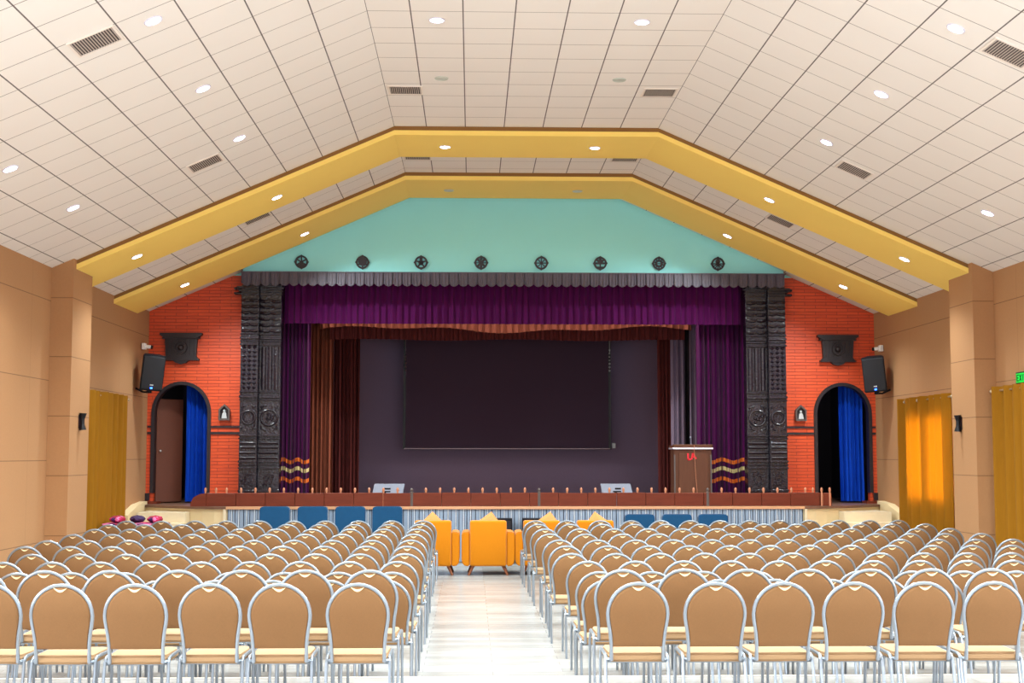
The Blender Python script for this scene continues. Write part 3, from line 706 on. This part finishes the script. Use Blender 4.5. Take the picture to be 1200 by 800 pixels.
for k in range(10):
    x = -.38 + .08*k; a = random.uniform(-.6, .6); q = b if k % 2 else b2
    prism(q, [(x, .72), (x+.04, .77), (x+.07, .71), (x+.03, .64)], -.345, -.33)
    prism(q, [(x+.02, .56), (x+.05, .6), (x+.06, .52), (x+.03, .5)], -.345, -.33)
obj('dark_motif', b, 'pink_dark', cl); obj('pale_motif', b2, 'pink_pale', cl)
for k, (x, m, lab) in enumerate(((-6.63, 'pink', 'crumpled pink cloth bundle on the covered table, nearer the wall'), (-6.03, 'pink', 'folded magenta cloth bundle on the covered table, nearer the aisle'), (-6.33, 'pink_dark', 'dark violet cloth bundle on the covered table between the pink ones'))):
    b = B(); bmesh.ops.create_icosphere(b, subdivisions=3, radius=1)
    for v in b.verts:
        v.co *= 1 + .12*math.sin(9*v.co.x+k)*math.cos(7*v.co.y); v.co = Vector((v.co.x*.125, v.co.y*.13, .06+max(-.055, v.co.z*.06)))
    o = tag(obj('cloth_bundle', b, m, smooth=True), lab, 'cloth', 'cloth bundles'); o.location = (x, 22.75+.05*k, .808)
for x0, x1, side in ((-.62, -.095, 'left'), (.085, .6, 'right')):
    t = thing('floor_subwoofer', 'black box speaker on the floor at the stage front, %s of the pair' % side, 'speaker', ((x0+x1)/2, 24.35, 0), 0, 'floor speakers')
    h = (x1-x0)/2; b = B(); box(b, -h, h, 0, .26, 0, .8, .01, 2); obj('cabinet', b, 'speaker', t)
    b = B(); box(b, -h+.03, h-.03, -.012, 0, .04, .76, .004, 1); obj('grille', b, 'grille', t)

# ------------------------------------------------------------------ upholstered seats by the stage
def armchair():
    t = thing('orange_armchair', '', 'armchair')
    b = B(); box(b, -.295, .295, 0, .2, .15, .875, .035, 3); obj('backrest', b, 'orange', t, smooth=True)
    for s in (-1, 1):
        b = B(); x = sorted((s*.297, s*.427)); 
        prism(b, [(s*.297,.69),(s*.40,.69),(s*.427,.66),(s*.427,.24),(s*.40,.17),(s*.36,.15),(s*.297,.15)], .03, .85)
        bmesh.ops.bevel(b, geom=b.edges[:], offset=.015, segments=2, affect='EDGES'); obj('armrest', b, 'orange', t, smooth=True)
    b = B(); box(b, -.29, .29, .2, .84, .16, .32, .02, 2); obj('base', b, 'orange', t, smooth=True)
    b = B(); box(b, -.29, .29, .2, .86, .325, .46, .04, 3); obj('seat_cushion', b, 'orange', t, smooth=True)
    for sx in (-1, 1):
        for y in (.12, .74):
            b = B(); tube(b, [(sx*.24, y, .16), (sx*.315, y-.03 if y < .3 else y+.03, 0)], [.03, .018], 10); obj('leg', b, 'leg_wood', t, smooth=True)
    return t
A0 = armchair(); K = kids_of(A0)
for i, (x, lab) in enumerate(((-1.435, 'orange armchair seen from behind, leftmost of the row before the stage'), (-.55, 'orange armchair standing squarely at the head of the aisle'),
                         (.31, 'orange armchair just right of the aisle, with a pointed cushion leaning inside'), (1.175, 'orange armchair, rightmost of the row, partly hidden by tan chairs'))):
    t = A0 if i == 0 else copy_tree(A0, K)
    t.location = (x, 22.02, 0); tag(t, lab, 'armchair', 'orange armchairs before the stage')
    b = B(); bmesh.ops.create_grid(b, x_segments=10, y_segments=10, size=.19)
    r = bmesh.ops.extrude_face_region(b, geom=b.faces[:]); top = {v for v in r['geom'] if isinstance(v, bmesh.types.BMVert)}
    for v in b.verts:
        q = (1-(abs(v.co.x)/.19)**2.2)*(1-(abs(v.co.y)/.19)**2.2)
        v.co.z = (1 if v in top else -1)*.065*max(0.0, q)**.5
    bmesh.ops.remove_doubles(b, verts=b.verts[:], dist=.0005)
    o = obj('throw_cushion', b, 'cushion', smooth=True)
    sx = (-.02, .02, .12, .06)[i]
    o.matrix_world = Matrix.Translation((x+sx, 22.39, .745)) @ Matrix.Rotation(math.radians((0, 8, 9, -8)[i]), 4, 'Y') @ Matrix.Rotation(math.radians(74), 4, 'X') @ Matrix.Rotation(PI/4, 4, 'Z')
    tag(o, ('tan cushion standing on its corner in the leftmost orange armchair', 'tan cushion peeping over the orange armchair at the head of the aisle', 'tan cushion leaning over the orange armchair right of the aisle', 'tan cushion peeping over the rightmost orange armchair')[i], 'cushion', 'tan throw cushions')
def blue_chair(h):
    t = thing('blue_armchair', '', 'armchair')
    b = B(); prism(b, [(-.255,.2),(.255,.2),(.255,h-.04),(.235,h-.01),(.2,h),(-.2,h),(-.235,h-.01),(-.255,h-.04)], 0, .12); bmesh.ops.bevel(b, geom=b.edges[:], offset=.012, segments=2, affect='EDGES'); obj('backrest', b, 'blue_uph', t, smooth=True)
    b = B(); box(b, -.255, .255, .12, .62, .32, .46, .03, 3); obj('seat', b, 'blue_uph', t, smooth=True)
    for sx in (-1, 1):
        for y in (.05, .56):
            b = B(); tube(b, [(sx*.21, y, .33), (sx*.23, y, 0)], [.02, .014], 8); obj('leg', b, 'black_leg', t)
    return t
for h, xs_, side in ((1.05, (-4.16, -3.52, -2.88, -2.25), 'left'), (.915, (2.06, 2.70, 3.32), 'right')):
    A0 = blue_chair(h); K = kids_of(A0)
    pos = ('leftmost', 'second from the left', 'third from the left', 'rightmost') if len(xs_) == 4 else ('leftmost', 'middle one', 'rightmost')
    for i, x in enumerate(xs_):
        t = A0 if i == 0 else copy_tree(A0, K); t.location = (x, 23.4, 0)
        tag(t, 'blue upholstered chair, %s of the %s %s the aisle' % (pos[i], 'four' if side == 'left' else 'three', side + ' of'), 'chair', 'blue chairs before the stage')

# ------------------------------------------------------------------ banquet chairs
def banquet_chair():
    t = thing('banquet_chair', '', 'chair')
    LEAN = .16
    def hoop(z): return (.92 - z)*LEAN        # y of the reclined back plane
    zc0, r = .712, .198
    pts = []
    side = [(.40, .172), (.46, .172), (.52, .174), (.58, .180), (.64, .190), (.68, .196)]
    for z, x in side: pts.append((-x, hoop(z), z))
    for k in range(0, 17):
        a = PI - PI*k/16; pts.append((r*math.cos(a), hoop(zc0 + r*math.sin(a)), zc0 + r*math.sin(a)))
    for z, x in side[::-1]: pts.append((x, hoop(z), z))
    b = B(); tube(b, pts, .0125, 8); obj('back_frame', b, 'chrome', t, smooth=True)
    # padded back inside the hoop
    inner = [(x*.955, y, z if z < .72 else .712+(z-.712)*.95) for x, y, z in pts if z >= .51]
    inner = [(-.166, 0, .492)] + inner + [(.166, 0, .492)]
    b = B(); n = len(inner); loops = []
    for off, sc_ in ((-.012, .97), (-.018, .90), ):
        loops.append([b.verts.new((x*sc_, hoop(z)+off, .69+(z-.69)*sc_)) for x, _, z in inner])
    edge = [b.verts.new((x, hoop(z), z)) for x, _, z in inner]
    fr = [b.verts.new((x*.97, hoop(z)+.022, .69+(z-.69)*.97)) for x, _, z in inner]; fr2 = [b.verts.new((x*.85, hoop(z)+.042, .69+(z-.69)*.85)) for x, _, z in inner]
    seq = [loops[1], loops[0], edge, fr, fr2]
    for A_, B_ in zip(seq, seq[1:]):
        for i in range(n): b.faces.new((A_[i], A_[(i+1) % n], B_[(i+1) % n], B_[i]))
    b.faces.new(seq[0]); b.faces.new(seq[-1][::-1]); back = obj('backrest', b, 'chair_fabric', t, smooth=True)
    # pale crescent hand grip at the top
    b = B(); m_ = 10; up = [(-.044+.088*k/m_, .894-.013*math.sin(PI*k/m_)) for k in range(m_+1)]; lo = [(.044-.088*k/m_, .894-.029*math.sin(PI*k/m_)) for k in range(1, m_)]
    P_ = up + lo; f0 = [b.verts.new((x, hoop(z)-.024, z)) for x, z in P_]; f1 = [b.verts.new((x, hoop(z)-.008, z)) for x, z in P_]
    b.faces.new(f0); b.faces.new(f1[::-1])
    for i in range(len(P_)): b.faces.new((f0[i], f0[(i+1) % len(P_)], f1[(i+1) % len(P_)], f1[i]))
    obj('hand_grip', b, 'grip', back)
    b = B(); prism(b, [(-.175,.085),(.175,.085),(.20,.14),(.207,.42),(.19,.50),(.15,.525),(-.15,.525),(-.19,.50),(-.207,.42),(-.20,.14)], .39, .447, 'z')
    bmesh.ops.bevel(b, geom=b.edges[:], offset=.016, segments=2, affect='EDGES'); obj('seat', b, 'seat_fabric', t, smooth=True)
    for s in (-1, 1):
        x = s*.205
        b = B(); tube(b, [(x, .10, .40), (x, .12, .425), (x, .16, .432), (x, .42, .432), (x, .46, .425), (x, .475, .40)], .011, 7); obj('side_rail', b, 'chrome', t, smooth=True)
        b = B(); tube(b, [(x, .10, .405), (x+s*.003, .085, .34), (x+s*.001, .02, 0)], .011, 7); obj('leg', b, 'chrome', t, smooth=True)
        b = B(); tube(b, [(x, .475, .405), (x+s*.003, .485, .34), (x+s*.001, .52, 0)], .011, 7); obj('leg', b, 'chrome', t, smooth=True)
    for y in (.13, .44):
        b = B(); tube(b, [(-.203, y, .388), (.203, y, .388)], .009, 6); obj('crossbar', b, 'chrome', t)
    for s in (-1, 1):
        b = B(); tube(b, [(s*.172, hoop(.405), .405), (s*.205, .11, .41)], .011, 6); obj('back_bracket', b, 'chrome', t)
    return t
ROWS = [  # (y, floor height, seats left of the aisle, seats right of it), nearest row first
    (9.04, 0.17, [-1.56, -2.07, -2.52, -3.0, -3.48, -3.95], [0.28, 0.79, 1.23, 1.71, 2.18, 2.65]),
    (10.08, 0.17, [-1.56, -2.03, -2.49, -2.95, -3.44, -3.91, -4.38], [0.29, 0.75, 1.21, 1.65, 2.11, 2.55, 3.01]),
    (11.13, 0, [-1.51, -1.94, -2.38, -2.82, -3.28, -3.73, -4.18, -4.63], [0.28, 0.72, 1.17, 1.63, 2.08, 2.53, 2.98, 3.43]),
    (11.9, 0, [-1.5, -1.96, -2.42, -2.88, -3.32, -3.78, -4.24, -4.69], [0.29, 0.73, 1.2, 1.65, 2.09, 2.54, 2.98, 3.41, 3.85]),
    (13.09, 0, [-1.52, -1.97, -2.44, -2.91, -3.36, -3.83, -4.31, -4.76, -5.22], [0.29, 0.74, 1.21, 1.64, 2.08, 2.55, 2.99, 3.44, 3.91, 4.34]),
    (14.11, 0, [-1.5, -1.93, -2.4, -2.85, -3.33, -3.84, -4.32, -4.8, -5.28, -5.76], [0.21, 0.67, 1.12, 1.59, 2.04, 2.49, 2.93, 3.41, 3.86, 4.3, 4.74]),
    (15.3, 0, [-1.53, -1.98, -2.45, -2.91, -3.38, -3.84, -4.3, -4.78, -5.24, -5.73], [0.24, 0.7, 1.14, 1.58, 2.06, 2.52, 2.96, 3.44, 3.88, 4.33, 4.77, 5.22]),
    (16.37, 0, [-1.54, -1.99, -2.46, -2.92, -3.39, -3.87, -4.34, -4.86, -5.34, -5.81], [0.23, 0.68, 1.14, 1.59, 2.06, 2.49, 2.97, 3.42, 3.86, 4.31, 4.78, 5.23, 5.7]),
    (17.61, 0, [-1.56, -2.0, -2.47, -2.94, -3.41, -3.88, -4.37, -4.87, -5.38, -5.87], [0.19, 0.64, 1.12, 1.59, 2.06, 2.54, 2.99, 3.47, 3.94, 4.39, 4.85, 5.28, 5.78]),
    (18.83, 0, [-1.56, -2.02, -2.47, -2.99, -3.48, -3.98, -4.47, -4.97, -5.46, -5.94], [0.19, 0.67, 1.14, 1.61, 2.08, 2.56, 3.03, 3.49, 3.97, 4.43, 4.88, 5.33, 5.79]),
    (20.07, 0, [-1.57, -2.03, -2.53, -3.03, -3.5, -4.01, -4.53, -5.02, -5.56, -6.07], [0.16, 0.63, 1.1, 1.57, 2.04, 2.54, 3.02, 3.47, 3.96, 4.46, 4.9, 5.37, 5.87]),
    (21.16, 0, [-1.56, -2.04, -2.55, -3.06, -3.54, -4.06, -4.57, -5.05, -5.56, -6.09], [0.17, 0.66, 1.17, 1.65, 2.11, 2.54, 3.03, 3.49, 3.96, 4.42, 4.88, 5.36, 5.79])]
ORD = ['first', 'second', 'third', 'fourth', 'fifth', 'sixth', 'seventh', 'eighth', 'ninth', 'tenth', 'eleventh', 'twelfth', 'thirteenth']
chair0 = banquet_chair(); CK = kids_of(chair0); used = False
rr = random.Random(3)
for ri, (y, z, left, right) in enumerate(ROWS):
    row = 'nearest row' if ri == 0 else ('farthest row' if ri == 11 else '%s row' % ORD[ri])
    for side, xs_ in (('left', left), ('right', right)):
        for ci, x in enumerate(xs_):
            if ci and abs(x - last) < .455: x = last + math.copysign(.455, x - last)   # chairs touch but do not overlap
            last = x
            t = copy_tree(chair0, CK) if used else chair0; used = True
            t.location = (x, y + rr.uniform(-.02, .02), z); t.rotation_euler = (0, 0, rr.uniform(-.02, .02))
            seat = 'beside the aisle' if ci == 0 else '%s from the aisle' % ORD[ci]
            tag(t, 'tan banquet chair, %s block, %s, %s' % (side, row, seat), 'chair', 'banquet chairs, %s block' % side)

# ------------------------------------------------------------------ ceiling fixtures
def slope_rot(x): return 0 if abs(x) <= XC else math.atan(SL)*(1 if x > 0 else -1)
def fixture(x, y, drop, lit, label, group):
    t = thing('ceiling_downlight', label, 'ceiling light', (x, y, zc(x)-drop-.001), 0, group); t.rotation_euler = (0, slope_rot(x), 0)
    b = B(); tube(b, [(.082*math.cos(k*PI/12), .082*math.sin(k*PI/12), -.003) for k in range(24)], .011, 6, closed=True); obj('trim_ring', b, 'lamp_ring' if lit else 'lamp_off', t, smooth=True)
    b = B(); disc(b, (0, 0), .075, -.008, -.001, 24, 'z'); obj('lens', b, 'lamp_on' if lit else 'lamp_off', t)
    if lit:
        l = bpy.data.lights.new('downlight', 'SPOT'); l.energy = DOWN_W; l.spot_size = math.radians(150); l.spot_blend = 1.0; l.shadow_soft_size = .07; l.color = (.85, .99, 1.02)
        o = bpy.data.objects.new('downlight_glow', l); C.objects.link(o); o.parent = t; o.location = (0, 0, -.09)
YL = [17.65 - 2.42*k for k in range(6)]
for k, y in enumerate(YL):
    pos = 'nearest the yellow beam' if k == 0 else '%s out from the beam' % ORD[k]
    for x, nm in ((-6.0, 'lower row, left ceiling slope'), (-3.87, 'upper row, left ceiling slope'), (-1.23, 'left row, flat ceiling'), (1.12, 'right row, flat ceiling'), (3.87, 'upper row, right ceiling slope'), (6.0, 'lower row, right ceiling slope')):
        unlit = (k == 0 and abs(x) < 2)
        fixture(x, y, 0, not unlit, '%s downlight, %s, %s' % ('unlit' if unlit else 'lit', nm, pos), 'ceiling downlights')
for y, nm, beam in ((21.05, 'front yellow beam', 0), (24.58, 'rear yellow beam', 1)):
    for x, p in ((-6.0, 'far left end'), (-3.86, 'left slope'), (-1.25, 'left of its flat middle'), (1.1, 'right of its flat middle'), (3.85, 'right slope'), (5.97, 'far right end')):
        unlit = beam and abs(x) < 2
        fixture(x, y, .14, not unlit, '%s downlight set in the %s, %s' % ('unlit' if unlit else 'round lit', nm, p), 'yellow beam downlights')
for x, y, lab in ((-1.76, 18.24, 'flat ceiling, left side before the front beam'), (1.70, 18.26, 'flat ceiling, right side before the front beam'), (-4.39, 12.74, 'left ceiling slope, the large near one'), (-4.4, 18.13, 'left ceiling slope, close to the front beam'),
                  (4.41, 18.28, 'right ceiling slope, close to the front beam'), (4.4, 12.84, 'right ceiling slope, at the photo edge'), (-4.38, 22.42, 'left slope between the two yellow beams'), (4.35, 22.5, 'right slope between the two yellow beams'),
                  (-1.8, 22.42, 'flat ceiling between the beams, left'), (1.65, 22.45, 'flat ceiling between the beams, right')):
    if abs(x) < 2: x = math.copysign(1.735, x)
    t = thing('ceiling_vent', 'louvred air vent in the %s' % lab, 'vent', (x, y, zc(x)), 0, 'ceiling vents'); t.rotation_euler = (0, slope_rot(x), 0)
    b = B(); box(b, -.21, .21, -.19, .19, -.005, -.001); obj('backing', b, 'vent_dark', t)
    b = B()
    for k in range(16): box(b, -.2+k*.4/15-.005, -.2+k*.4/15+.005, -.19, .19, -.012, -.004)
    obj('louvres', b, 'vent_slat', t)
    b = B()
    for a in ((-.235,.235,-.215,-.19), (-.235,.235,.19,.215), (-.235,-.21,-.19,.19), (.21,.235,-.19,.19)): box(b, a[0], a[1], a[2], a[3], -.014, -.001)
    obj('frame', b, 'vent_frame', t)
